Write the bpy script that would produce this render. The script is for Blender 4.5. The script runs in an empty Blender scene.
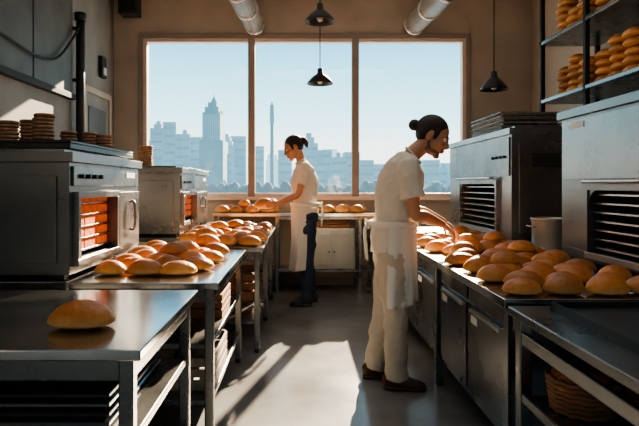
import bpy, bmesh, math, random
from mathutils import Vector, Matrix
random.seed(7)
V=Vector
scene=bpy.context.scene
F=550.0; CH=1.3; CX=300.0; CY=185.0

# ------------------------------------------------------------ materials
def newmat(name):
    m=bpy.data.materials.new(name); m.use_nodes=True
    nt=m.node_tree; b=nt.nodes['Principled BSDF']
    return m,nt,b
def mat(name,col,rough=.5,metal=0.0,var=.15,scale=6.0,bump=0.0,bscale=40.0,emis=None,estr=0,stretch=None,rvar=0.0,spec=None):
    m,nt,b=newmat(name)
    tc=nt.nodes.new('ShaderNodeTexCoord'); src=tc.outputs['Object']
    if stretch:
        mp=nt.nodes.new('ShaderNodeMapping'); mp.inputs['Scale'].default_value=stretch
        nt.links.new(src,mp.inputs['Vector']); src=mp.outputs['Vector']
    n=nt.nodes.new('ShaderNodeTexNoise'); n.inputs['Scale'].default_value=scale; n.inputs['Detail'].default_value=5
    nt.links.new(src,n.inputs['Vector'])
    r=nt.nodes.new('ShaderNodeValToRGB')
    r.color_ramp.elements[0].position=.3; r.color_ramp.elements[1].position=.7
    r.color_ramp.elements[0].color=tuple(c*(1-var) for c in col)+(1,)
    r.color_ramp.elements[1].color=tuple(min(1,c*(1+var)) for c in col)+(1,)
    nt.links.new(n.outputs['Fac'],r.inputs['Fac']); nt.links.new(r.outputs['Color'],b.inputs['Base Color'])
    b.inputs['Roughness'].default_value=rough; b.inputs['Metallic'].default_value=metal
    if spec is not None: b.inputs['Specular IOR Level'].default_value=spec
    if rvar>0:
        mr=nt.nodes.new('ShaderNodeMapRange'); mr.inputs['To Min'].default_value=rough-rvar; mr.inputs['To Max'].default_value=rough+rvar
        nt.links.new(n.outputs['Fac'],mr.inputs['Value']); nt.links.new(mr.outputs['Result'],b.inputs['Roughness'])
    if bump>0:
        n2=nt.nodes.new('ShaderNodeTexNoise'); n2.inputs['Scale'].default_value=bscale; n2.inputs['Detail'].default_value=4
        nt.links.new(src,n2.inputs['Vector'])
        bp=nt.nodes.new('ShaderNodeBump'); bp.inputs['Strength'].default_value=bump; bp.inputs['Distance'].default_value=.02
        nt.links.new(n2.outputs['Fac'],bp.inputs['Height']); nt.links.new(bp.outputs['Normal'],b.inputs['Normal'])
    if emis:
        b.inputs['Emission Color'].default_value=emis+(1,); b.inputs['Emission Strength'].default_value=estr
    return m

M_wall=mat('plaster_wall',(.44,.375,.315),.85,var=.10,scale=2.5,bump=.1,bscale=60)
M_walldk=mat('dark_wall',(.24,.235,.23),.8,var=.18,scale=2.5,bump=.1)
M_panel=mat('dark_cladding',(.085,.092,.095),.6,var=.25,scale=3)
M_ceil=mat('ceiling_paint',(.45,.43,.41),.9)
M_floor=mat('polished_concrete',(.19,.195,.20),.20,var=.32,scale=1.6,bump=.03,bscale=9,rvar=.10)
M_frame=mat('window_frame_paint',(.70,.56,.49),.5,var=.05)
M_framed=mat('mullion_paint',(.30,.24,.21),.5,var=.05)
M_steel=mat('brushed_steel',(.50,.49,.48),.17,metal=1,var=.14,scale=5,rvar=.06)
M_steeld=mat('dark_steel',(.20,.205,.21),.28,metal=.9,var=.2,scale=4,rvar=.08)
M_oven=mat('oven_enamel',(.17,.175,.18),.30,metal=.8,var=.18,scale=3,rvar=.08)
M_oven2=mat('oven_enamel_light',(.28,.27,.265),.28,metal=.85,var=.15,scale=3,rvar=.08)
M_black=mat('black_metal',(.02,.022,.025),.4,var=.2)
M_blackm=mat('matte_black',(.012,.013,.015),.7,var=.2)
M_rack=mat('rack_metal',(.55,.53,.50),.3,metal=.9,var=.1)
M_orange=mat('fired_brick',(.55,.13,.03),.8,var=.35,scale=14,bump=.4,emis=(1,.13,.02),estr=.26)  # emission puts the oven's inner glow into the brick colour
M_white=mat('painted_cabinet',(.50,.50,.48),.5,var=.05)
M_duct=mat('duct_metal',(.80,.77,.74),.24,metal=.85,var=.08)
M_tin=mat('biscuit_brown',(.40,.22,.13),.7,var=.35,scale=25,bump=.3)
M_card=mat('tray_stack',(.34,.30,.26),.7,var=.3,scale=20)
M_crate=mat('crate_wood',(.26,.12,.055),.7,var=.3,scale=8,stretch=(1,1,8))
M_pot=mat('enamel_pot',(.50,.48,.45),.35,metal=.6,var=.06)
M_skin=mat('skin_tan',(.56,.29,.18),.42,var=.08,scale=10,bump=.05,bscale=120)
M_skin2=mat('skin_brown',(.48,.25,.155),.42,var=.08,scale=10)
M_lip=mat('lips',(.40,.13,.10),.45)
M_hair=mat('dark_hair',(.022,.014,.010),.42,var=.5,scale=30,stretch=(1,6,6),bump=.6,bscale=60)
M_stub=mat('stubble',(.22,.12,.085),.75,var=.3,scale=60)
M_shirt=mat('cotton_shirt',(.80,.73,.64),.85,var=.05,scale=5,bump=.75,bscale=9,stretch=(1,1,.55))
M_apron=mat('apron_cloth',(.86,.83,.78),.85,var=.04,scale=5,bump=.7,bscale=9,stretch=(1,1,.35))
M_pants=mat('beige_trousers',(.60,.52,.43),.85,var=.08,scale=5,bump=.8,bscale=9,stretch=(1,1,.6))
M_navy=mat('navy_trousers',(.03,.05,.09),.85,var=.2,scale=8,bump=.4,bscale=12)
M_shoe=mat('brown_leather',(.10,.045,.025),.45,var=.3,scale=12)
M_shoed=mat('dark_leather',(.03,.03,.035),.5,var=.3,scale=12)
M_eye=mat('eye_white',(.8,.78,.75),.2,var=.02); M_iris=mat('iris',(.03,.02,.015),.2)
M_city=mat('hazy_building_near',(.20,.34,.42),.95,var=.22,scale=.16,emis=(.22,.44,.56),estr=.86)  # emission paints aerial haze into the outdoor materials from here to the trees
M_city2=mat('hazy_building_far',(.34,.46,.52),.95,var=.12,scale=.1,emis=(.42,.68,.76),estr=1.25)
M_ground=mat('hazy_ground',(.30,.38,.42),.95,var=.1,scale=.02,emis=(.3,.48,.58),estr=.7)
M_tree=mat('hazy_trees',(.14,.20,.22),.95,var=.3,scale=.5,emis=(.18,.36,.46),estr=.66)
M_label=mat('label_paper',(.65,.64,.6),.6,var=.05)

def bread_mat():
    m,nt,b=newmat('bread_crust')
    g=nt.nodes.new('ShaderNodeNewGeometry'); s=nt.nodes.new('ShaderNodeSeparateXYZ'); nt.links.new(g.outputs['Normal'],s.inputs[0])
    tc=nt.nodes.new('ShaderNodeTexCoord'); n=nt.nodes.new('ShaderNodeTexNoise'); n.inputs['Scale'].default_value=17; n.inputs['Detail'].default_value=8; n.inputs['Roughness'].default_value=.65
    nt.links.new(tc.outputs['Object'],n.inputs['Vector'])
    a=nt.nodes.new('ShaderNodeMath'); a.operation='MULTIPLY_ADD'; a.inputs[1].default_value=1.1; nt.links.new(n.outputs['Fac'],a.inputs[0]); nt.links.new(s.outputs['Z'],a.inputs[2])
    a2=nt.nodes.new('ShaderNodeMath'); a2.operation='MULTIPLY_ADD'; a2.inputs[1].default_value=.6; a2.inputs[2].default_value=-.05; nt.links.new(a.outputs[0],a2.inputs[0])
    r=nt.nodes.new('ShaderNodeValToRGB'); e=r.color_ramp.elements
    e[0].position=.05; e[0].color=(.78,.43,.17,1); e[1].position=1.0; e[1].color=(.28,.08,.018,1)
    x=e.new(.42); x.color=(.66,.29,.08,1)
    x=e.new(.70); x.color=(.48,.17,.038,1)
    nt.links.new(a2.outputs[0],r.inputs['Fac'])
    mx=nt.nodes.new('ShaderNodeHueSaturation'); mr=nt.nodes.new('ShaderNodeMapRange'); mr.inputs['To Min'].default_value=.72; mr.inputs['To Max'].default_value=1.25
    nt.links.new(g.outputs['Random Per Island'],mr.inputs['Value']); nt.links.new(mr.outputs['Result'],mx.inputs['Value']); nt.links.new(r.outputs['Color'],mx.inputs['Color'])
    nt.links.new(mx.outputs['Color'],b.inputs['Base Color']); b.inputs['Roughness'].default_value=.46
    bp=nt.nodes.new('ShaderNodeBump'); bp.inputs['Strength'].default_value=.4; bp.inputs['Distance'].default_value=.012
    n2=nt.nodes.new('ShaderNodeTexNoise'); n2.inputs['Scale'].default_value=38; n2.inputs['Detail'].default_value=6; nt.links.new(tc.outputs['Object'],n2.inputs['Vector'])
    nt.links.new(n2.outputs['Fac'],bp.inputs['Height']); nt.links.new(bp.outputs['Normal'],b.inputs['Normal'])
    return m
M_bread=bread_mat()
def glass_mat():
    m,nt,b=newmat('window_glass'); nt.nodes.remove(b); o=nt.nodes['Material Output']
    t=nt.nodes.new('ShaderNodeBsdfTransparent'); g=nt.nodes.new('ShaderNodeBsdfGlossy'); g.inputs['Roughness'].default_value=.02
    mx=nt.nodes.new('ShaderNodeMixShader'); mx.inputs[0].default_value=.03
    nt.links.new(t.outputs[0],mx.inputs[1]); nt.links.new(g.outputs[0],mx.inputs[2]); nt.links.new(mx.outputs[0],o.inputs['Surface']); return m
M_glass=glass_mat()

# ------------------------------------------------------------ mesh builder
class MB:
    def __init__(s): s.v=[];s.f=[];s.m=[];s.sm=[];s.mats=[]
    def mi(s,m):
        if m not in s.mats: s.mats.append(m)
        return s.mats.index(m)
    def add(s,vs,fs,m,smooth=False):
        o=len(s.v); s.v+= [tuple(p) for p in vs]; k=s.mi(m)
        for f in fs: s.f.append([i+o for i in f]); s.m.append(k); s.sm.append(smooth)
    def box(s,x0,x1,y0,y1,z0,z1,m):
        vs=[(x,y,z) for x in (x0,x1) for y in (y0,y1) for z in (z0,z1)]
        s.add(vs,[(0,1,3,2),(4,6,7,5),(0,4,5,1),(2,3,7,6),(0,2,6,4),(1,5,7,3)],m)
    def tube(s,pts,rad,m,n=16,ref=None,sub=4,cap=.5,smooth=True):
        pts=[V(p) for p in pts]; rad=[(r,r) if not isinstance(r,(tuple,list)) else r for r in rad]
        if sub>1 and len(pts)>1:
            P=[];R=[]
            N=len(pts)
            for i in range(N-1):
                p0=pts[max(i-1,0)];p1=pts[i];p2=pts[i+1];p3=pts[min(i+2,N-1)]
                for k in range(sub):
                    t=k/sub
                    P.append(.5*((2*p1)+(p2-p0)*t+(2*p0-5*p1+4*p2-p3)*t*t+(3*p1-p0-3*p2+p3)*t**3))
                    tt=t*t*(3-2*t)
                    R.append(tuple(rad[i][j]*(1-tt)+rad[i+1][j]*tt for j in (0,1)))
            P.append(pts[-1]);R.append(rad[-1]); pts,rad=P,R
        N=len(pts); vs=[];fs=[]
        ref=V(ref) if ref is not None else None
        u=None
        for i in range(N):
            t=(pts[min(i+1,N-1)]-pts[max(i-1,0)]).normalized()
            if ref is not None: u=ref-t*ref.dot(t)
            elif u is None:
                u=V((0,0,1)) if abs(t.z)<.9 else V((1,0,0)); u=u-t*u.dot(t)
            else: u=u-t*u.dot(t)
            u=u.normalized(); w=t.cross(u)
            for k in range(n):
                a=2*math.pi*k/n
                vs.append(pts[i]+u*math.cos(a)*rad[i][0]+w*math.sin(a)*rad[i][1])
        for i in range(N-1):
            for k in range(n):
                k2=(k+1)%n; fs.append((i*n+k,i*n+k2,(i+1)*n+k2,(i+1)*n+k))
        t0=(pts[0]-pts[1]).normalized(); t1=(pts[-1]-pts[-2]).normalized()
        vs.append(pts[0]+t0*min(rad[0])*cap); vs.append(pts[-1]+t1*min(rad[-1])*cap)
        for k in range(n):
            k2=(k+1)%n; fs.append((k2,k,len(vs)-2)); fs.append(((N-1)*n+k,(N-1)*n+k2,len(vs)-1))
        s.add(vs,fs,m,smooth)
    def cyl(s,p0,p1,r,m,r1=None,n=20,smooth=True):
        r1=r if r1 is None else r1
        s.tube([p0,p1],[r,r1],m,n=n,sub=1,cap=0,smooth=smooth)
    def ell(s,c,r,m,axes=None,nu=20,nv=12,fn=None):
        c=V(c); ax=axes or (V((1,0,0)),V((0,1,0)),V((0,0,1)))
        vs=[];fs=[]
        for j in range(1,nv):
            ph=-math.pi/2+math.pi*j/nv
            for i in range(nu):
                a=2*math.pi*i/nu
                p=(math.cos(ph)*math.cos(a)*r[0],math.cos(ph)*math.sin(a)*r[1],math.sin(ph)*r[2])
                if fn: p=fn(p)
                vs.append(c+ax[0]*p[0]+ax[1]*p[1]+ax[2]*p[2])
        for j in range(nv-2):
            for i in range(nu):
                i2=(i+1)%nu; fs.append((j*nu+i,j*nu+i2,(j+1)*nu+i2,(j+1)*nu+i))
        b=(0,0,-r[2]);t=(0,0,r[2])
        if fn: b=fn(b);t=fn(t)
        for p in (b,t): vs.append(c+ax[0]*p[0]+ax[1]*p[1]+ax[2]*p[2])
        for i in range(nu):
            i2=(i+1)%nu; fs.append((i2,i,len(vs)-2)); fs.append(((nv-2)*nu+i,(nv-2)*nu+i2,len(vs)-1))
        s.add(vs,fs,m,True)
    def lathe(s,c,prof,m,n=28):
        vs=[];fs=[]
        for r,z in prof:
            for i in range(n):
                a=2*math.pi*i/n; vs.append((c[0]+r*math.cos(a),c[1]+r*math.sin(a),c[2]+z))
        for j in range(len(prof)-1):
            for i in range(n):
                i2=(i+1)%n; fs.append((j*n+i,j*n+i2,(j+1)*n+i2,(j+1)*n+i))
        s.add(vs,fs,m,True)
    def loaf(s,x,y,z,L=.2,W=.15,H=.085,rot=0,m=None,tilt=0):
        ph=random.uniform(0,6.28); am=random.uniform(.015,.045)
        def fn(p):
            px,py,pz=p
            if pz<0: pz*=.35
            k=1.0+.10*(1-abs(pz)/(H/1.35))+am*math.sin(3*math.atan2(py,px)+ph)*(1-abs(pz)/(H/1.3))
            return (px*k,py*k,pz)
        h=H/1.35
        q=Matrix.Rotation(rot,3,'Z')@Matrix.Rotation(tilt,3,'Y')
        s.ell((x,y,z+h*.35),(L/2/1.05,W/2/1.05,h),m or M_bread,axes=(q@V((1,0,0)),q@V((0,1,0)),q@V((0,0,1))),nu=18,nv=10,fn=fn)
    def obj(s,name,bevel=0,parent=None,seg=2,recalc=True):
        me=bpy.data.meshes.new(name); me.from_pydata(s.v,[],s.f)
        for m in s.mats: me.materials.append(m)
        for i,p in enumerate(me.polygons): p.material_index=s.m[i]; p.use_smooth=s.sm[i]
        if recalc:
            bm=bmesh.new(); bm.from_mesh(me); bmesh.ops.recalc_face_normals(bm,faces=bm.faces); bm.to_mesh(me); bm.free()
        me.update()
        o=bpy.data.objects.new(name,me); scene.collection.objects.link(o)
        if bevel>0:
            b=o.modifiers.new('bev','BEVEL'); b.width=bevel; b.segments=seg; b.limit_method='ANGLE'; b.angle_limit=math.radians(50)
        if parent: o.parent=parent
        return o
def P(px,py,Y): return V(((px-CX)*Y/F,Y,CH-(py-CY)*Y/F))

# ------------------------------------------------------------ room shell
XL,XR,YB,YF,ZC=-2.42,3.02,7.15,-1.2,3.82
FILL_SKYLIGHT=(-1.6,2.2,1.6,5.6)  # extents of an unseen ceiling opening, added to let in fill light
m=MB(); m.box(XL-.2,XR+.2,YF,YB+.2,-.1,0,M_floor); m.obj('floor')
m=MB(); a,b,c,d=FILL_SKYLIGHT
m.box(XL-.2,XR+.2,YF,c,ZC,ZC+.15,M_ceil); m.box(XL-.2,XR+.2,d,YB+.2,ZC,ZC+.15,M_ceil)
m.box(XL-.2,a,c,d,ZC,ZC+.15,M_ceil); m.box(b,XR+.2,c,d,ZC,ZC+.15,M_ceil); m.obj('ceiling')
m=MB()
for k in range(5):
    x=a+(b-a)*k/4; m.box(x-.025,x+.025,c,d,ZC+.06,ZC+.14,M_framed)
for y in (c,d-.05): m.box(a,b,y,y+.05,ZC+.06,ZC+.14,M_framed)
m.box(a,b,c,d,ZC+.145,ZC+.15,M_glass); m.obj('window_4')  # added skylight, out of view, brightens the interior
m=MB(); m.box(XL-.2,XL,YF,YB+.2,0,ZC,M_walldk); m.obj('wall_left')
m=MB(); m.box(XR,XR+.2,YF,YB+.2,0,ZC,M_wall); m.obj('wall_right')
wx0,wx1,wz0,wz1=-2.03,2.15,1.15,3.20
m=MB()
m.box(XL,wx0,YB,YB+.2,0,ZC,M_wall); m.box(wx1,XR,YB,YB+.2,0,ZC,M_wall)
m.box(wx0,wx1,YB,YB+.2,0,wz0,M_wall); m.box(wx0,wx1,YB,YB+.2,wz1,ZC,M_wall); m.obj('wall_back')
m=MB()
m.box(XL+.02,XR,YB-.02,YB,0,.1,M_framed); m.obj('baseboard_back',.004)
m=MB(); m.box(XL,XL+.02,YF,6.04,0,.1,M_framed); m.obj('baseboard_left',.004)
edges=[(wx0,-.63),(-.63,.72),(.72,wx1)]
for i,(a,b) in enumerate(edges):
    m=MB(); t=.045; y0,y1=YB-.02,YB+.08
    a2=a; b2=b
    mt=M_frame
    m.box(a2,a2+t,y0,y1,wz0,wz1,mt if i==0 else M_framed); m.box(b2-t,b2,y0,y1,wz0,wz1,mt if i==2 else M_framed)
    m.box(a2+t,b2-t,y0,y1,wz1-t,wz1,mt); m.box(a2+t,b2-t,y0,y1,wz0,wz0+t,mt)
    m.box(a2+t,b2-t,YB+.03,YB+.036,wz0+t,wz1-t,M_glass)
    m.obj('window_%d'%(i+1),0)
m=MB()
c=.06
m.box(wx0-c,wx0,YB-.03,YB,wz0-c,wz1+c,M_framed); m.box(wx1,wx1+c,YB-.03,YB,wz0-c,wz1+c,M_framed)
m.box(wx0,wx1,YB-.03,YB,wz1,wz1+c,M_framed); m.box(wx0-.1,wx1+.1,YB-.09,YB,wz0-.045,wz0,M_frame)
m.obj('trim_1',.005)
m=MB()
for k in range(3):
    m.box(XL,XL+.04,3.2+k*.86,3.2+(k+1)*.86-.02,2.25,ZC-.05,M_panel)
m.box(XL,XL+.07,3.2,5.78,2.19,2.25,M_blackm); m.obj('wall_cladding_panel',.006)
m=MB(); e_=.002
m.box(XL+e_,XL+.05,6.05,6.12,e_,2.42,M_wall); m.box(XL+e_,XL+.05,6.86,6.93,e_,2.42,M_wall); m.box(XL+e_,XL+.05,6.12,6.86,2.35,2.42,M_wall)
m.box(XL+e_,XL+.025,6.12,6.86,e_,2.35,M_walldk); m.box(XL+.025,XL+.035,6.22,6.76,1.3,2.2,M_panel); m.box(XL+.025,XL+.035,6.22,6.76,.2,1.15,M_panel)
m.cyl((XL+.025,6.2,1.05),(XL+.08,6.2,1.05),.012,M_rack); m.cyl((XL+.07,6.2,1.05),(XL+.07,6.3,1.05),.01,M_rack)
m.obj('door_1',.004)
m=MB()
m.cyl((XL+.08,5.86,1.6),(XL+.08,5.86,3.1),.045,M_black); m.cyl((XL+.08,5.86,3.05),(XL+.08,5.86,3.13),.06,M_black)
for z in (1.8,2.4,2.95): m.box(XL,XL+.08,5.83,5.89,z,z+.03,M_black)
m.cyl((XL+.08,5.86,0),(XL+.08,5.86,1.6),.03,M_black)
m.tube([(XL+.09,5.86,3.02),(XL+.08,5.6,2.75),(XL+.07,5.3,2.52),(XL+.07,4.9,2.45),(XL+.06,4.3,2.5),(XL+.06,3.6,2.5)],[.012]*6,M_blackm,n=8)
m.obj('wall_standpipe')
m=MB(); q=P(131,8,7.1)
m.box(q.x-.12,q.x+.12,6.95,7.15,3.47,3.72,M_black); m.box(q.x-.09,q.x+.09,6.93,6.95,3.5,3.69,M_blackm); m.cyl((q.x,7.05,3.72),(q.x,7.05,ZC),.02,M_black)
m.obj('wall_loudspeaker',.01)
m=MB(); m.box(XL,XL+.05,6.6,6.75,2.6,2.85,M_black); m.box(XL+.05,XL+.06,6.63,6.72,2.63,2.72,M_label); m.obj('wall_switch_box',.006)
def duct(x0,x1):
    m=MB(); m.cyl((x1,YB,3.36),(x0,3.0,3.36),.125,M_duct,n=28)
    for k in range(4):
        t=.02+k*.15; x=x1+(x0-x1)*t; y=YB+(3-YB)*t
        m.cyl((x,y,3.36),(x,y-.05,3.36),.137,M_duct,n=28)
    for y in (4.2,6.2): 
        x=x1+(x0-x1)*(YB-y)/(YB-3); m.cyl((x,y,3.48),(x,y,ZC),.008,M_black)
    m.obj('ventilation_duct')
duct(-.85,-.58); duct(1.75,1.46)
def pendant(px,py,Y,d):
    q=P(px,py,Y); m=MB(); r=d/2
    m.lathe((q.x,q.y,q.z),[(.012,.13),(.03,.125),(.034,.07),(.05,.055),(r*.62,.02),(r*.9,-.03),(r,-.06),(r*.985,-.062),(r*.88,-.028),(r*.6,.012),(.03,.045)],M_black)
    m.ell((q.x,q.y,q.z-.015),(.035,.035,.045),M_label)
    m.cyl((q.x,q.y,q.z+.12),(q.x,q.y,ZC),.006,M_blackm,n=8); m.cyl((q.x,q.y,ZC-.03),(q.x,q.y,ZC),.05,M_black)
    m.obj('pendant_lamp',recalc=False)
pendant(320,16,5.6,.31); pendant(320,79,6.6,.32); pendant(494,84,5.6,.28)

# ------------------------------------------------------------ furniture
def table(name,x0,x1,y0,y1,zt,shelves=(.25,),leg=.045,top=M_steel,fr=M_steeld,mid=False):
    m=MB(); m.box(x0,x1,y0,y1,zt-.035,zt,top)
    i=.03
    for x in (x0+i,x1-i-leg):
        for y in (y0+i,y1-i-leg)+(((y0+y1)/2,) if mid else ()):
            m.box(x,x+leg,y,y+leg,.03,zt-.035,fr); m.cyl((x+leg/2,y+leg/2,0),(x+leg/2,y+leg/2,.03),.02,M_black,n=12)
    h=.07
    m.box(x0+i+.005,x1-i-.005,y0+i+.005,y0+i+.025,zt-.035-h,zt-.035,fr); m.box(x0+i+.005,x1-i-.005,y1-i-.025,y1-i-.005,zt-.035-h,zt-.035,fr)
    m.box(x1-i-.025,x1-i-.005,y0+i+leg,y1-i-leg,zt-.035-h,zt-.035,fr); m.box(x0+i+.005,x0+i+.025,y0+i+leg,y1-i-leg,zt-.035-h,zt-.035,fr)
    for z in shelves: m.box(x0+i+.01,x1-i-.01,y0+i+.01,y1-i-.01,z,z+.03,fr)
    return m.obj(name,.006)
ZT=.82
table('steel_prep_table',-2.0,-.465,1.60,2.52,ZT,(.18,.5))
table('steel_prep_table',-1.14,-.40,2.70,4.08,ZT,(.2,.48))
table('steel_prep_table',-1.08,-.28,4.22,6.30,ZT,(.22,),mid=True)
def stand(x0,x1,y0,y1):
    m=MB(); m.box(x0,x1,y0,y1,ZT-.04,ZT,M_steeld); l=.05
    for x in (x0,x1-l):
        for y in (y0,y1-l): m.box(x,x+l,y,y+l,0,ZT-.04,M_steeld)
    m.box(x0+.01,x1-.01,y0+.01,y1-.01,.2,.23,M_steeld); m.box(x0+.01,x1-.01,y0+.01,y1-.01,.5,.53,M_steeld)
    m.box(x0,x0+.02,y0+l,y1-l,.23,ZT-.04,M_steeld)
    m.obj('oven_stand',.005)
stand(-2.2,-1.16,2.73,3.92); stand(-2.2,-1.11,5.0,6.5)

def oven(name,xf,side,y0,y1,z1,oy0,oy1,oz0,oz1,depth,body,inner,arch=False,slats=5,bricks=False,z0=ZT):
    m=MB()
    def bx(d0,d1,a,b,c,d,mt):
        xs=sorted((xf+side*d0,xf+side*d1)); m.box(xs[0],xs[1],a,b,c,d,mt)
    zf=z0+.03
    bx(.0,depth,y0,y1,zf,oz0,body); bx(0,depth,y0,y1,oz1,z1-.05,body)
    bx(0,depth,y0,oy0,oz0,oz1,body); bx(0,depth,oy1,y1,oz0,oz1,body)
    bx(.38,depth,oy0,oy1,oz0,oz1,M_blackm)
    bx(-.025,depth+.01,y0-.02,y1+.02,z1-.05,z1,body)
    bx(.05,depth-.05,y0+.06,y1-.06,z1,z1+.02,M_steeld)
    for a in (y0+.06,y1-.12):
        for d in (.05,depth-.11): bx(d,d+.06,a,a+.06,z0,zf,M_black)
    g=.035
    bx(-.03,0,oy0-g,oy1+g,oz0-g,oz0,M_rack if not bricks else body); bx(-.03,0,oy0-g,oy1+g,oz1,oz1+g,body)
    bx(-.03,0,oy0-g,oy0,oz0,oz1,body); bx(-.03,0,oy1,oy1+g,oz0,oz1,body)
    if arch:
        r=.09
        for (yy,sg) in ((oy0,1),(oy1,-1)):
            vs=[];n=8
            for d in (-.02,.03):
                vs.append((xf+side*d,yy,oz1))
                for k in range(n+1):
                    a=math.pi/2*k/n
                    vs.append((xf+side*d,yy+sg*(r-r*math.cos(a)),oz1-r+r*math.sin(a)))
            o=n+2; fs=[tuple(range(o)),tuple(range(o,2*o))]+[(k,k+1,o+k+1,o+k) for k in range(o-1)]+[(o-1,0,o,2*o-1)]
            m.add(vs,fs,body)
    for k in range(slats):
        z=oz0+(k+.5)*(oz1-oz0)/slats
        bx(.02,.36,oy0+.002,oy1-.002,z-.005,z+.005,inner if not bricks else M_steeld)
        if bricks:
            n=3
            for q in range(n):
                w=(oy1-oy0-.02)/n; bx(.03,.33,oy0+.01+q*w+.006,oy0+.01+(q+1)*w-.006,z+.005,z+.005+(oz1-oz0)/slats*.72,M_orange)
    bx(-.012,0,y0+.03,y1-.03,oz1+g+.03,z1-.07,M_steeld)
    yc=oy1+g+(y1-oy1-g)*.5 if bricks else oy1+g+.03
    if bricks:
        bx(-.02,0,oy1+g+.04,y1-.04,zf+.04,oz1+g-.01,M_steeld)
        m.tube([(xf-side*.02,yc,oz1-.04),(xf-side*.05,yc,oz1-.05),(xf-side*.05,yc,oz0+.1),(xf-side*.02,yc,oz0+.09)],[.008]*4,body,n=10)
    else:
        zz=oz1+g+.015
        m.tube([(xf-side*.03,oy0+.05,zz),(xf-side*.075,oy0+.07,zz),(xf-side*.075,oy1-.07,zz),(xf-side*.03,oy1-.05,zz)],[.011]*4,M_rack,n=10)
    for k in range(4):
        yy=y0+.12+k*.09; zk=(oz1+g+.03+z1-.07)/2
        if z1-oz1>.16: m.cyl((xf-side*.012,yy,zk),(xf-side*.03,yy,zk),.012,M_black,n=14)
    bx(-.016,-.012,y1-.3,y1-.12,z1-.12,z1-.085,M_label)
    xs=sorted((xf+side*.06,xf+side*(depth-.08)))
    m.box(xs[0],xs[1],y0-.012,y0,zf+.06,z1-.12,body)
    for k in range(5): m.box(xs[0]+.1,xs[0]+.32,y0-.018,y0-.012,z1-.22-k*.022,z1-.21-k*.022,M_blackm)
    return m.obj(name,.012,seg=3)
oven('bread_oven',-1.15,-1,2.74,3.90,1.465,2.82,3.38,.92,1.23,1.0,M_oven,M_rack,bricks=True,slats=5)
oven('bread_oven',-1.10,-1,5.04,6.45,1.46,5.12,5.72,.96,1.20,1.0,M_oven2,M_rack,bricks=True,slats=4)
oven('deck_oven',1.70,1,4.42,6.22,1.76,4.72,5.75,.91,1.31,.60,M_oven2,M_rack,arch=True,slats=7)
oven('deck_oven',1.70,1,2.30,3.57,1.77,2.42,3.20,.91,1.27,.60,M_oven,M_rack,arch=True,slats=7)

m=MB(); x0,x1=.86,2.34; l=.05
m.box(x0,x1,2.31,6.3,ZT-.04,ZT,M_steel)
for y in (2.33,3.56,4.9,6.2):
    for x in (x0+.02,x1-.08): m.box(x,x+l,y,y+l,0,ZT-.04,M_steeld)
for ya,yb in ((2.40,3.54),(3.63,4.88),(4.97,6.18)):
    m.box(x0+.06,x1-.12,ya,yb,.16,ZT-.06,M_steeld)
    n=2; w=(yb-ya)/n
    for k in range(n):
        a=ya+k*w+.02;b=ya+(k+1)*w-.02
        m.box(x0+.04,x0+.06,a,b,.20,.66,M_steeld); m.box(x0+.045,x0+.06,a,b,.68,ZT-.065,M_steeld)
        m.box(x0+.036,x0+.04,b-.16,b-.06,.58,.62,M_label)
        m.box(x0+.028,x0+.04,a+.05,b-.05,.635,.65,M_rack)
m.obj('steel_counter_with_cabinets',.006)
m=MB(); x0,x1=.86,2.34
m.box(x0,x1,.7,2.28,ZT-.055,ZT-.02,M_steeld)
for y in (.75,2.2):
    for x in (x0+.02,x1-.08): m.box(x,x+.05,y,y+.05,0,ZT-.055,M_steeld)
m.box(x0+.025,x0+.05,.8,2.2,.66,.71,M_steeld); m.box(x0+.03,x1-.08,.8,2.2,.44,.46,M_steeld); m.box(x0+.025,x0+.045,.8,2.2,.43,.47,M_steeld)
m.box(x0+.02,x1-.03,2.255,2.28,ZT-.12,ZT-.055,M_steeld)
m.obj('steel_work_counter',.005)
m=MB(); m.box(1.0,1.7,1.3,2.2,ZT-.02,ZT-.008,M_black)
for a,b,c,d in ((1.0,1.7,1.3,1.31),(1.0,1.7,2.19,2.2),(1.0,1.01,1.3,2.2),(1.69,1.7,1.3,2.2)): m.box(a,b,c,d,ZT-.008,ZT+.015,M_black)
m.obj('baking_tray')

m=MB(); zb=.96
m.box(-1.05,.92,6.58,7.1,zb-.04,zb,M_steel)
for x in (-1.03,-.3,.70,.86):
    for y in (6.6,7.03): m.box(x,x+.045,y,y+.045,0,zb-.04,M_steeld)
m.box(-.28,.9,6.62,6.64,.88,.92,M_steeld); m.box(-1.0,.9,6.62,7.05,.25,.28,M_steeld)
m.obj('window_counter',.005)
m=MB(); m.box(.10,.66,6.62,7.04,.285,.78,M_white)
for a in (.12,.39): m.box(a,a+.25,6.605,6.62,.3,.76,M_white); m.box(a+.03,a+.22,6.598,6.605,.34,.72,M_white)
for a in (.35,.41): m.cyl((a,6.598,.5),(a,6.58,.5),.01,M_black,n=10)
m.obj('storage_cabinet',.006)

m=MB(); c=(1.86,4.08,ZT)
m.lathe(c,[(0.0,.002),(.12,.0),(.13,.015),(.132,.2),(.14,.225),(.145,.235),(.138,.237),(.126,.22),(.122,.02),(0,.02)],M_pot,n=32)
for s in (-1,1): m.tube([(c[0]+s*.13,c[1]-.04,c[2]+.17),(c[0]+s*.165,c[1]-.03,c[2]+.175),(c[0]+s*.165,c[1]+.03,c[2]+.175),(c[0]+s*.13,c[1]+.04,c[2]+.17)],[.006]*4,M_pot,n=8)
m.obj('stock_pot')
m=MB()
for k in range(9):
    z=1.782+k*.017; dx=random.uniform(-.02,.02); m.box(1.76+dx,2.24+dx,4.75+dx,5.55-dx,z,z+.006,M_card); m.box(1.745+dx,2.255+dx,4.735,5.565,z+.006,z+.013,M_card if k%2 else M_steeld)
m.obj('stacked_sheet_trays',.002,seg=1)

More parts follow.
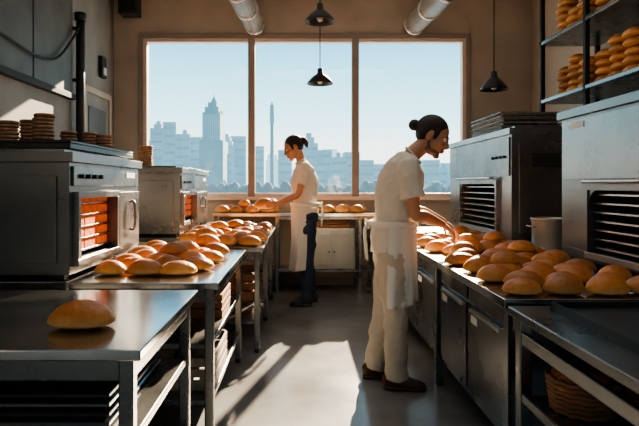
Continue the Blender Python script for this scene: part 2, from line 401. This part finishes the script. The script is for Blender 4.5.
m=MB(); rx0,rx1=2.36,2.94; levels=(.3,1.0,1.62,2.13,2.70,3.3)
for y in (2.6,3.55,4.55,5.38):
    for x in (rx0,rx1-.04): m.box(x,x+.04,y,y+.04,0,ZC-.02,M_blackm)
for z in levels:
    m.box(rx0,rx1,2.6,5.42,z-.035,z,M_steeld)
m.obj('storage_rack',.004)
m=MB()
for zi,z in enumerate((2.13,2.70)):
    y=2.75
    while y<5.3:
        if any(abs(y-p-.02)<.10 for p in (3.55,4.55)): y+=.08; continue
        for x in (2.50,2.77):
            n=random.choice((4,4,5)) if zi==0 else random.choice((3,4,5))
            r=.088; zz=z
            for k in range(n):
                h=.078; m.loaf(x+random.uniform(-.01,.01),y+random.uniform(-.008,.008),zz,L=r*2,W=r*2,H=h,rot=random.uniform(0,3)); zz+=h*.86
        y+=.195
m.obj('shelf_of_round_breads')

def stacks(name,lst,mt,slab=None):
    m=MB()
    for (x,y,z,r,n,h) in lst:
        for k in range(n):
            dx=random.uniform(-.005,.005); zz=z+k*h
            m.lathe((x+dx,y,zz),[(0,0),(r*.85,0),(r,h*.25),(r,h*.7),(r*.88,h*.95),(0,h*.95)],mt,n=20)
    return m.obj(name)
m=MB(); zt=1.485
m.box(-2.0,-1.17,2.80,3.86,zt,zt+.03,M_black)
for a,b,c,d in ((-2.0,-1.17,2.80,2.815),(-2.0,-1.17,3.845,3.86),(-1.185,-1.17,2.8,3.86),(-2.0,-1.985,2.8,3.86)): m.box(a,b,c,d,zt+.03,zt+.045,M_black)
m.obj('oven_top_tray',.004)
zz=zt+.031
stacks('stacked_biscuits',[(-1.62,3.05,zz,.055,7,.02),(-1.72,3.5,zz,.06,9,.022),(-1.49,3.2,zz,.06,9,.022),(-1.45,3.45,zz,.05,6,.02),(-1.34,3.5,zz,.045,6,.02),(-1.23,3.45,zz,.05,5,.02),(-1.37,3.72,zz,.05,5,.02),(-1.85,3.3,zz,.06,8,.02)],M_tin)
stacks('stacked_biscuits',[(-1.5,5.35,1.481,.07,10,.02)],M_tin)

HANDL=[V((1.085,3.66,0)),V((1.20,3.9,0))]
def field(name,x0,x1,y0,y1,dx,dy,z,L,W,H,skip=.0,extra=0,rotj=.3,excl=None,also=()):
    m=MB(); y=y0;r=0
    while y<=y1:
        x=x0+(dx*.4 if r%2 else 0)
        while x<=x1:
            px,py=x+random.uniform(-.015,.015),y+random.uniform(-.012,.012)
            if not(excl and excl(px,py)) and random.random()>=skip:
                s=random.uniform(.90,1.08); m.loaf(px,py,z,L*s,W*s,H*random.uniform(.88,1.12),random.uniform(-rotj,rotj))
            x+=dx
        y+=dy;r+=1
    for k in range(extra):
        m.loaf(random.uniform(x0+.1,x1-.1),random.uniform(y0,y1),z+H*.72,L*.95,W*.95,H*.9,random.uniform(-.6,.6))
    for h in also: m.loaf(h.x,h.y,z,.2,.15,.105,.3)
    return m.obj(name)
field('bread_loaves',.985,1.56,2.42,5.0,.185,.152,ZT,.182,.142,.083,extra=6,excl=lambda x,y:x>1.58 or any((V((x,y,0))-h).length<.13 for h in HANDL),also=HANDL)
field('bread_loaves',-1.02,-.55,2.95,4.0,.185,.155,ZT,.19,.14,.085,extra=3)
field('bread_loaves',-.96,-.38,4.35,6.2,.19,.17,ZT,.185,.14,.082,extra=4,skip=.12)
field('bread_loaves',.15,.82,6.72,6.95,.18,.2,zb,.17,.14,.1)
field('bread_loaves',-.95,-.25,6.72,6.95,.18,.2,zb,.17,.14,.1,extra=2)
m=MB(); m.loaf(-.735,1.86,ZT,.215,.16,.092,.05); m.obj('bread_loaf')

def crate(name,x0,x1,y0,y1,z0,h,mt=M_crate,loaves=False):
    m=MB(); t=.012
    n=3
    for k in range(n):
        a=z0+.015+k*(h-.015)/n; b=a+(h-.015)/n*.8
        m.box(x0,x1,y0,y0+t,a,b,mt); m.box(x0,x1,y1-t,y1,a,b,mt); m.box(x0,x0+t,y0+t,y1-t,a,b,mt); m.box(x1-t,x1,y0+t,y1-t,a,b,mt)
    m.box(x0,x1,y0,y1,z0,z0+.015,mt)
    for x in (x0+t,x1-t*2.5):
        for y in (y0+t,y1-t*2.5): m.box(x,x+t*1.5,y,y+t*1.5,z0+.015,z0+h,mt)
    m.obj(name,.002,seg=1)
crate('bread_crate',-.78,-.46,3.25,3.65,.511,.15); crate('bread_crate',-1.05,-.8,3.0,3.6,.511,.18,M_card)
crate('bread_crate',-.8,-.45,2.85,3.4,.231,.18,M_card); crate('bread_crate',-.85,-.42,5.0,5.6,.251,.25); crate('bread_crate',.12,.6,6.66,7.0,.785,.09,M_crate)
def basket(x,y,z,r,h):
    m=MB(); n=7
    for k in range(n):
        zz=z+h*(k+.5)/n; rr=r*(.86+.14*k/n)
        pts=[(x+rr*math.cos(a*math.pi/12),y+rr*math.sin(a*math.pi/12),zz+.004*(-1)**a) for a in range(25)]
        m.tube(pts,[h/n*.55]*25,M_crate,n=6,sub=1)
    m.lathe((x,y,z),[(0,0),(r*.84,0),(r*.8,.01),(0,.01)],M_crate)
    for a in range(5): m.loaf(x+r*.5*math.cos(a*1.256),y+r*.5*math.sin(a*1.256),z+h*.6,.12,.10,.08,a)
    m.obj('wicker_bread_basket')
basket(1.05,2.05,.461,.12,.13); basket(1.33,2.05,.461,.12,.13)
m=MB()
for k in range(4): m.box(-1.5,-.62,1.75,2.35,.531+k*.03,.539+k*.03,M_steeld); m.box(-1.52,-.60,1.73,2.37,.539+k*.03,.553+k*.03,M_black if k%2 else M_steeld)
m.obj('stacked_sheet_trays',.003,seg=1)
m=MB()
for k in range(3): m.box(-2.1,-1.25,2.85,3.8,.531+k*.04,.56+k*.04,M_card)
m.obj('stacked_sheet_trays',.003,seg=1)

# ------------------------------------------------------------ people
clouds=bpy.data.textures.new('cloth_folds','CLOUDS'); clouds.noise_scale=.11; clouds.noise_depth=2
def remesh(o,vox,sm=3,disp=0):
    r=o.modifiers.new('remesh','REMESH'); r.mode='VOXEL'; r.voxel_size=vox; r.use_smooth_shade=True
    s=o.modifiers.new('smooth','SMOOTH'); s.iterations=sm; s.factor=.5
    if disp:
        d=o.modifiers.new('folds','DISPLACE'); d.texture=clouds; d.strength=disp; d.mid_level=.5
def hand(m,w,d,back,thumb,mt,curl=(.25,.45,.35),sc=1.0,spread=.06):
    x=V(d).normalized(); z=V(back); z=(z-x*z.dot(x)).normalized(); y=z.cross(x)*thumb
    L=lambda a,b,c: V(w)+(x*a+y*b+z*c)*sc
    m.tube([L(-.02,0,0),L(.01,0,0),L(.045,0,.002),L(.085,0,0)],[(.016*sc,.024*sc),(.015*sc,.028*sc),(.015*sc,.04*sc),(.012*sc,.039*sc)],mt,n=14,ref=z,sub=3)
    for i,(yy,ln) in enumerate(zip((.031,.0105,-.0105,-.030),(.072,.080,.074,.058))):
        a=0; pts=[L(.07,yy*.9,0)]; cx,cz=.088-.004*abs(i-1),0.0
        pts.append(L(cx,yy,cz)); sy=(1.5-i)*spread
        cy=yy
        for k,fr in enumerate((.45,.32,.23)):
            a+=curl[k]*(1+.12*i); cx+=ln*fr*math.cos(a); cz-=ln*fr*math.sin(a); cy+=ln*fr*sy*(.6 if k==0 else .3)
            pts.append(L(cx,cy,cz))
        m.tube(pts,[.0095*sc,.0098*sc,.0088*sc,.0078*sc,.0062*sc],mt,n=10,sub=3,cap=.9)
    m.tube([L(.012,.018,-.004),L(.04,.042,-.012),L(.07,.058,-.024),L(.094,.058,-.038)],[.015*sc,.0125*sc,.0105*sc,.0075*sc],mt,n=10,sub=3,cap=.9)

def person(name,J,skin,shirt_m,pants_m,shoe_m,apron_z,apron_a,bun='bun',stubble=False,headscale=1.0,vox=.0045,fem=False):
    root=bpy.data.objects.new(name,None); scene.collection.objects.link(root)
    fw=V(J['fwd']).normalized(); lat=V((0,0,1)).cross(fw)
    sk=MB()
    tor=J['torso']
    sk.tube([p for p,a,b in tor],[(a*.8,b*.8) for p,a,b in tor],skin,n=24,ref=fw)
    nb=V(J['neck']); hc=V(J['head']); hf=V(J['hf']).normalized(); hu=V(J['hu']); hu=(hu-hf*hu.dot(hf)).normalized(); hl=hu.cross(hf)
    S=headscale
    H=lambda a,b,c: hc+(hf*a+hl*b+hu*c)*S
    sk.tube([nb-V((0,0,.06)),nb,H(-.035,0,-.075),H(-.02,0,-.03)],[.068*(.85 if fem else 1),.056*(.85 if fem else 1),.054*(.85 if fem else 1),.05],skin,n=18)
    ax=(hf,hl,hu)
    E=lambda c,r,mt=skin,mm=sk: mm.ell(H(*c),tuple(k*S for k in r),mt,axes=ax,nu=24,nv=16)
    E((-.012,0,.03),(.092,.073,.088)); E((.022,0,-.02),(.066,.060,.082)); E((.02,0,-.068),(.058,.05,.036)); E((.064,0,-.094),(.021,.024,.018))
    E((.07,0,.03),(.019,.045,.011)); E((.045,.034,-.022),(.034,.024,.026)); E((.045,-.034,-.022),(.034,.024,.026))
    sk.tube([H(.078,0,.024),H(.092,0,.0),H(.102,0,-.022),H(.086,0,-.034)],[.008*S,.009*S,.012*S,.011*S],skin,n=12)
    E((.089,.011,-.028),(.010,.007,.008)); E((.089,-.011,-.028),(.010,.007,.008))
    E((.080,0,-.053),(.014,.024,.007)); E((.078,0,-.065),(.014,.021,.007))
    for s in (1,-1):
        E((-.006,s*.074,-.005),(.019,.009,.031)); E((-.002,s*.076,-.03),(.009,.007,.01))
    for sd in ('R','L'):
        sh,el,wr=V(J['sh'+sd]),V(J['el'+sd]),V(J['wr'+sd]); k=.88 if fem else 1
        mid=el.lerp(wr,.35)
        sk.tube([sh,sh.lerp(el,.45),el,mid,wr],[(.05*k,.05*k),(.048*k,.046*k),(.038*k,.037*k),(.041*k,.038*k),(.023*k,.028*k)],skin,n=18,ref=J['bn'+sd])
        hand(sk,wr,J['hd'+sd],J['bn'+sd],J['th'+sd],skin,J.get('curl',(.25,.45,.35)),.98 if not fem else .92)
        hp,kn,an=V(J['hip'+sd]),V(J['kn'+sd]),V(J['an'+sd])
        sk.tube([hp,hp.lerp(kn,.5),kn,kn.lerp(an,.35),an],[.075,.066,.05,.048,.034],skin,n=18)
    o=sk.obj('body',parent=root); remesh(o,vox,3)
    fd=MB()
    for s in (1,-1):
        fd.ell(H(.0745,s*.029,.010),(.0125*S,)*3,M_eye,nu=14,nv=10); fd.ell(H(.0835,s*.030,.009),(.0055*S,)*3,M_iris,nu=10,nv=8)
        fd.tube([H(.079,s*.014,.027),H(.082,s*.03,.031),H(.072,s*.045,.026)],[.0035*S,.0045*S,.0025*S],M_hair,n=8)
        fd.tube([H(.084,s*.018,.019),H(.087,s*.03,.021),H(.078,s*.042,.016)],[.0035*S]*3,skin,n=8)
    fd.tube([H(.084,-.02,-.056),H(.0945,0,-.053),H(.084,.02,-.056)],[.003*S,.0055*S,.003*S],M_lip,n=8)
    fd.tube([H(.082,-.018,-.063),H(.0915,0,-.0645),H(.082,.018,-.063)],[.003*S,.006*S,.003*S],M_lip,n=8)
    fd.obj('face_features',parent=root)
    hr=MB()
    hr.ell(H(-.028,0,.045),(.098*S,.080*S,.086*S),M_hair,axes=ax,nu=28,nv=18)
    hr.ell(H(-.055,0,.0),(.058*S,.068*S,.06*S),M_hair,axes=ax,nu=24,nv=14)
    for s in (1,-1): hr.ell(H(.018,s*.066,.02),(.018*S,.012*S,.04*S),M_hair,axes=ax)
    if bun=='bun':
        hr.ell(H(-.138,0,.02),(.036*S,.036*S,.036*S),M_hair,axes=ax); hr.ell(H(-.112,0,.025),(.02*S,.023*S,.023*S),M_hair,axes=ax)
    else:
        hr.tube([H(-.1,0,.05),H(-.13,0,.04),H(-.145,0,0),H(-.135,0,-.05)],[.024*S,.03*S,.028*S,.012*S],M_hair,n=14)
    o=hr.obj('hair',parent=root); remesh(o,.005,2)
    if stubble:
        sb=MB(); sb.ell(H(.021,0,-.077),(.0592*S,.0512*S,.0285*S),M_stub,axes=ax); sb.ell(H(.065,0,-.095),(.0215*S,.0242*S,.0178*S),M_stub,axes=ax)
        sb.tube([H(-.002,.063,-.03),H(.002,.059,-.055),H(.02,.046,-.082)],[.007*S,.009*S,.009*S],M_stub,n=10); sb.tube([H(-.002,-.063,-.03),H(.002,-.059,-.055),H(.02,-.046,-.082)],[.007*S,.009*S,.009*S],M_stub,n=10)
        sb.tube([H(.083,-.02,-.05),H(.093,0,-.045),H(.083,.02,-.05)],[.003*S,.0035*S,.003*S],M_stub,n=8)
        o=sb.obj('beard',parent=root); remesh(o,.004,3)
    st=MB()
    st.tube([p for p,a,b in tor],[(a,b) for p,a,b in tor],shirt_m,n=28,ref=fw,cap=.2)
    sr=.062 if not fem else .056
    for sd in ('R','L'):
        sh,el=V(J['sh'+sd]),V(J['el'+sd]); tp=tor[-2][0]
        st.tube([tp.lerp(sh,.45)+V((0,0,-.01)),sh,sh.lerp(el,.4),sh.lerp(el,J.get('sleeve',.72))],[sr*1.05,sr*1.12,sr*1.08,sr*1.12],shirt_m,n=20,cap=.05)
    o=st.obj('shirt',parent=root); remesh(o,.007,3,.034)
    cl=MB(); n=24; tt=(hc-nb).normalized()
    ring=[]; 
    cc=tor[-1][0]+tt*.012; u=(fw-tt*fw.dot(tt)).normalized(); w=tt.cross(u)
    for k in range(n+1):
        a=2*math.pi*k/n; ring.append(cc+u*math.cos(a)*.062+w*math.sin(a)*.064)
    cl.tube(ring,[.007]*(n+1),shirt_m,n=8,sub=1); cl.obj('collar',parent=root)
    pt=MB()
    hm=(V(J['hipR'])+V(J['hipL']))/2
    pt.ell(hm+V((0,0,.03)),(.125,.165,.13),pants_m,axes=(fw,lat,V((0,0,1))))
    pr=J.get('pr',(.098,.092,.080,.074,.072))
    for sd in ('R','L'):
        hp,kn,an=V(J['hip'+sd]),V(J['kn'+sd]),V(J['an'+sd])
        pt.tube([hp,hp.lerp(kn,.5),kn,kn.lerp(an,.5),an+V((0,0,-.02))],[(pr[0]*1.1,pr[0]),(pr[1]*1.08,pr[1]),(pr[2],pr[2]),(pr[3],pr[3]),(pr[4],pr[4])],pants_m,n=24,ref=fw,cap=.05)
    o=pt.obj('trousers',parent=root); remesh(o,.008,3,.036)
    for sd in ('R','L'):
        an=V(J['an'+sd]); d=V(J.get('ft'+sd,fw)).normalized(); b=V((an.x,an.y,0))
        s=MB(); z=V((0,0,1)); k=.9 if fem else 1
        Q=lambda a,c: b+d*a*k+z*c
        s.tube([Q(-.07,.045),Q(-.05,.055),Q(.0,.06),Q(.06,.046),Q(.12,.036),Q(.175,.03)],[(.03,.025),(.05,.036),(.056,.038),(.043,.045),(.034,.046),(.02,.028)],shoe_m,n=18,ref=z,cap=.7)
        s.tube([b+z*.06,b+z*.12],[.045,.042],shoe_m,n=16)
        s.tube([Q(-.075,.012),Q(-.04,.012),Q(.04,.012),Q(.12,.012),Q(.185,.012)],[(.012,.025),(.012,.036),(.012,.036),(.012,.047),(.012,.025)],shoe_m,n=18,ref=z,cap=.7)
        o=s.obj('shoe_'+sd,parent=root); remesh(o,.005,2)
    ap=MB(); nz=22; na=64; vs=[];fs=[]
    ztop=tor[2][0].z+.0; (aa,bb,span)=apron_a
    for j in range(nz+1):
        t=j/nz; z=ztop+(apron_z-ztop)*t
        c=tor[2][0].lerp(V((hm.x,hm.y,0)),min(1,t*1.3)); 
        if t>.5: kk=(t-.5)*2; c=c+fw*J.get('apfw',.0)*kk
        for i in range(na+1):
            th=math.radians(-span+2*span*i/na)
            fo=1+.06*t*math.sin(th*7+1.3)+.028*t*math.sin(th*15+t)
            ea=(aa*(1-t)+ (aa*1.06)*t)*fo; eb=(bb*(1-t)+bb*1.03*t)*fo
            zz=z-(.012*math.sin(th*3)*t)
            p=V((c.x,c.y,zz))+fw*ea*math.cos(th)+lat*eb*math.sin(th); vs.append(p)
    for j in range(nz):
        for i in range(na): a=j*(na+1)+i; fs.append((a,a+1,a+na+2,a+na+1))
    ap.add(vs,fs,M_apron,True)
    o=ap.obj('apron',parent=root); s=o.modifiers.new('sol','SOLIDIFY'); s.thickness=.005
    tb=MB(); c=V((tor[2][0].x,tor[2][0].y,ztop-.01)); ring=[c+fw*(aa+.004)*math.cos(k*math.pi/18)+lat*(bb+.004)*math.sin(k*math.pi/18) for k in range(37)]
    tb.tube(ring,[(.02,.005)]*37,M_apron,n=8,sub=1,ref=(0,0,1))
    kb=c-fw*(aa+.01); tb.ell(kb,(.018,.025,.018),M_apron)
    for s_ in (-1,1):
        tb.tube([kb,kb-fw*.025+lat*s_*.03+V((0,0,-.06)),kb-fw*.01+lat*s_*.04+V((0,0,-.24))],[(.011,.003)]*3,M_apron,n=8)
        tb.tube([kb,kb-fw*.02+lat*s_*.05+V((0,0,.02)),kb-fw*.01+lat*s_*.06+V((0,0,-.03)),kb],[(.009,.003)]*4,M_apron,n=8)
    tb.obj('apron_ties',parent=root)
    return root

y0=3.60
man=dict(fwd=(1,-.05,0),
 torso=[(V((.600,y0,.86)),.135,.165),(V((.602,y0,.95)),.138,.165),(V((.612,y0,1.06)),.132,.155),(V((.634,y0,1.19)),.150,.168),(V((.658,y0,1.31)),.155,.183),(V((.680,y0,1.40)),.130,.178),(V((.700,y0,1.455)),.090,.125),(V((.725,y0,1.49)),.06,.066)],
 neck=(.728,y0,1.49),head=(.870,y0-.01,1.612),hf=(.85,-.36,-.46),hu=(.46,-.05,.88),
 shR=(.672,y0-.185,1.415),elR=(.712,y0-.20,1.125),wrR=(.925,3.56,1.045),hdR=(.75,.25,-.62),bnR=(.5,-.2,.7),thR=1,
 shL=(.685,y0+.185,1.415),elL=(.78,y0+.24,1.14),wrL=(1.02,3.88,1.04),hdL=(.80,.0,-.6),bnL=(.5,0,.8),thL=-1,
 hipR=(.60,y0-.088,.87),knR=(.612,y0-.095,.46),anR=(.612,3.50,.09),
 hipL=(.60,y0+.088,.87),knL=(.575,y0+.10,.46),anL=(.50,3.71,.09),ftR=(1,-.12,0),ftL=(1,.1,0),curl=(.3,.45,.35),sleeve=.68)
person('male_baker',man,M_skin,M_shirt,M_pants,M_shoe,.54,(.152,.182,108),bun='bun',stubble=True,headscale=1.08)
yw=6.0
wom=dict(fwd=(-1,-.05,0),
 torso=[(V((.065,yw,.92)),.135,.16),(V((.065,yw,1.0)),.135,.155),(V((.055,yw,1.10)),.122,.135),(V((.05,yw,1.22)),.138,.148),(V((.045,yw,1.34)),.152,.16),(V((.038,yw,1.45)),.12,.16),(V((.025,yw,1.52)),.078,.11),(V((.008,yw,1.555)),.052,.056)],
 neck=(.005,yw,1.555),head=(-.075,yw-.01,1.70),hf=(-.86,-.22,-.42),hu=(-.42,0,.9),
 shL=(.05,yw-.165,1.47),elL=(-.02,yw-.19,1.20),wrL=(-.245,5.885,1.10),hdL=(-1,.12,-.12),bnL=(.1,-1,.2),thL=-1,
 shR=(.04,yw+.165,1.47),elR=(-.02,yw+.19,1.20),wrR=(-.245,6.105,1.10),hdR=(-1,-.12,-.12),bnR=(.1,1,.2),thR=1,
 hipR=(.085,yw+.08,.92),knR=(.09,yw+.09,.48),anR=(.13,yw+.1,.09),hipL=(.085,yw-.08,.92),knL=(.08,yw-.09,.48),anL=(.06,yw-.1,.09),
 curl=(.15,.35,.35),sleeve=.62,pr=(.095,.085,.066,.06,.056),apfw=.03)
person('female_baker',wom,M_skin2,M_shirt,M_navy,M_shoed,.38,(.158,.17,88),bun='pony',headscale=1.08,vox=.0055,fem=True)
m=MB(); m.loaf(-.385,5.995,1.04,.23,.165,.12,.0); m.obj('held_loaf',parent=bpy.data.objects['female_baker'])

# ------------------------------------------------------------ outside
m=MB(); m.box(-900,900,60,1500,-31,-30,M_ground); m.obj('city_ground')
M_citywin=mat('hazy_windows',(.18,.30,.38),.9,var=.2,scale=.4,emis=(.20,.41,.53),estr=.78)  # haze over the window bands is painted in as emission
def bld(m,px0,px1,py,D,mt,dep=12,roof=None):
    x0=(px0-CX)*D/F;x1=(px1-CX)*D/F;z=CH+(CY-py)*D/F
    m.box(x0,x1,D,D+dep,-30,z,mt)
    if roof=='step':
        w=(x1-x0); m.box(x0+w*.2,x1-w*.2,D+2,D+dep-2,z,z+w*.35,mt); m.box(x0+w*.35,x1-w*.35,D+3,D+dep-3,z+w*.35,z+w*.6,mt)
    if roof=='tank':
        m.cyl(((x0+x1)/2,D+4,z),((x0+x1)/2,D+4,z+1.6),1.0,mt); m.cyl(((x0+x1)/2,D+4,z+1.6),((x0+x1)/2,D+4,z+2.3),1.0,mt,r1=.1)
    if mt is M_city:
        n=int((z+2)/3.4)
        for k in range(max(0,n)):
            zz=z-1.8-k*3.4; m.box(x0+.4,x1-.4,D-.12,D,zz-1.1,zz,M_citywin)
m=MB()
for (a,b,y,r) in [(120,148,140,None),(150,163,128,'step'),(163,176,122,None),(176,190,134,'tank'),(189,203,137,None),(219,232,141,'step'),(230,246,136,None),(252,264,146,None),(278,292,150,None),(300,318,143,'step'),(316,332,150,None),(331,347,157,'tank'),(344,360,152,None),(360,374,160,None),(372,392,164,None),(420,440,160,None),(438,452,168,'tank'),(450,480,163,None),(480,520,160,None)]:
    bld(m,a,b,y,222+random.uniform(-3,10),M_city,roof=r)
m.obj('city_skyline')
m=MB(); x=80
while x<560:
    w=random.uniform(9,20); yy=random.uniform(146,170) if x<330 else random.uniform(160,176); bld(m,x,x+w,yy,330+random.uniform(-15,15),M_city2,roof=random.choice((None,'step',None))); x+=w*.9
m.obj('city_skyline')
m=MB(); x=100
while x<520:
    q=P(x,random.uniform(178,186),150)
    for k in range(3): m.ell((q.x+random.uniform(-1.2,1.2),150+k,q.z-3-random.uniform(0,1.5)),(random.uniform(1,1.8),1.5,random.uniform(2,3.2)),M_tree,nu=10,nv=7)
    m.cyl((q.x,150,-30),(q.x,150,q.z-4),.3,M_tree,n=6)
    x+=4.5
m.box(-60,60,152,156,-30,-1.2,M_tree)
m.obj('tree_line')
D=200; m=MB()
M_tower=mat('hazy_tower',(.15,.28,.36),.95,var=.15,scale=.3,emis=(.17,.38,.50),estr=.76)  # tower's distance haze comes from emission in the material
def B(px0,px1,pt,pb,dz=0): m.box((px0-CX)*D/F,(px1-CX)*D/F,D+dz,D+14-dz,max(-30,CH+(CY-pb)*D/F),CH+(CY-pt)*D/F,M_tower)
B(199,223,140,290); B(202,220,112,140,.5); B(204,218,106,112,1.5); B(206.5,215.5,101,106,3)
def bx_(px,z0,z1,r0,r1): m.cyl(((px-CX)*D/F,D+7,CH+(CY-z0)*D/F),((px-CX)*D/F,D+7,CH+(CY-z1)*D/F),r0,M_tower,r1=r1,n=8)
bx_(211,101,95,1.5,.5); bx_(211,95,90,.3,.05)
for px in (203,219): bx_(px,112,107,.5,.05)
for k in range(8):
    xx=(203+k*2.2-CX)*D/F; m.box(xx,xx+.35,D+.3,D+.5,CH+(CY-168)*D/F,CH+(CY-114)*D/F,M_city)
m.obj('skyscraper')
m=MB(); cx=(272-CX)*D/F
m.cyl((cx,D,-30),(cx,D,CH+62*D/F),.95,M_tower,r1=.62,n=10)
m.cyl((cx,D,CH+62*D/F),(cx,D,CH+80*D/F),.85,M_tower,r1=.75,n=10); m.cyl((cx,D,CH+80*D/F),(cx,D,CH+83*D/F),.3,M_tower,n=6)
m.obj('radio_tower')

# ------------------------------------------------------------ world & lights
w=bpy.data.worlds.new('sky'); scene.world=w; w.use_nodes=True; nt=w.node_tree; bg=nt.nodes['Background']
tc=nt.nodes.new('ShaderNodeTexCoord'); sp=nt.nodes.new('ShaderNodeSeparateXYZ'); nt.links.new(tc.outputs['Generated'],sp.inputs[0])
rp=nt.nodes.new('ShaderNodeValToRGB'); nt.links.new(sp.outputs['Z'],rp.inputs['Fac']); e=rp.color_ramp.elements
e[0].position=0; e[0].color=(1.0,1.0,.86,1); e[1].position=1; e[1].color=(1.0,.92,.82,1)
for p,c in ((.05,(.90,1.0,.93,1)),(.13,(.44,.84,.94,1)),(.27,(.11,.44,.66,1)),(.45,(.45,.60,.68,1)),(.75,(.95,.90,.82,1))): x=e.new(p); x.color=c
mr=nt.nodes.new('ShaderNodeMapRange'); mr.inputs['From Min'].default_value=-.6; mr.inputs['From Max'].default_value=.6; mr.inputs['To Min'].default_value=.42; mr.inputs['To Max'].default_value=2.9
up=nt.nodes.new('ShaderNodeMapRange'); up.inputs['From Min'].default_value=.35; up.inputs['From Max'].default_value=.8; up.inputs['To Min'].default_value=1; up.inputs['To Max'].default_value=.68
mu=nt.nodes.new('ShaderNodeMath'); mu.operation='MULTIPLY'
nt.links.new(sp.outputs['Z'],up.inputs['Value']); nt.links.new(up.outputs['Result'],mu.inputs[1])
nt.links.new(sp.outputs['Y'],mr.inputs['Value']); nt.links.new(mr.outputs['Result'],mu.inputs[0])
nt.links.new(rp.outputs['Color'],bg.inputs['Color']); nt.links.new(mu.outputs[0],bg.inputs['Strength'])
sd=bpy.data.lights.new('sun','SUN'); sd.energy=40; sd.angle=math.radians(.7); sd.color=(1,.78,.52)
so=bpy.data.objects.new('sun',sd); scene.collection.objects.link(so); so.rotation_euler=V((-.27,-1,-.47)).to_track_quat('-Z','Y').to_euler(); so.location=(5,20,12)
def portal(name,loc,d,sx,sy):
    pl=bpy.data.lights.new(name,'AREA'); pl.shape='RECTANGLE'; pl.size=sx; pl.size_y=sy; pl.cycles.is_portal=True
    po=bpy.data.objects.new(name,pl); scene.collection.objects.link(po); po.location=loc; po.rotation_euler=V(d).to_track_quat('-Z','Y').to_euler()
portal('window_portal',((wx0+wx1)/2,YB+.15,(wz0+wz1)/2),(0,-1,0),wx1-wx0,wz1-wz0)
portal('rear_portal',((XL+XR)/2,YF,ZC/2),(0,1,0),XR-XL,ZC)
portal('fill_skylight_portal',((FILL_SKYLIGHT[0]+FILL_SKYLIGHT[1])/2,(FILL_SKYLIGHT[2]+FILL_SKYLIGHT[3])/2,ZC+.16),(0,0,-1),FILL_SKYLIGHT[1]-FILL_SKYLIGHT[0],FILL_SKYLIGHT[3]-FILL_SKYLIGHT[2])  # samples sky through the added ceiling opening

cam=bpy.data.cameras.new('camera'); co=bpy.data.objects.new('camera',cam); scene.collection.objects.link(co); scene.camera=co
co.location=(0,0,CH); co.rotation_euler=(math.pi/2,0,0); cam.sensor_width=36; cam.lens=F/639*36
cam.shift_x=(319.5-CX)/639; cam.shift_y=-(213-CY)/639; cam.clip_end=3000; cam.clip_start=.05
try: scene.view_settings.look='AgX - Medium High Contrast'
except Exception as ex: print(ex)
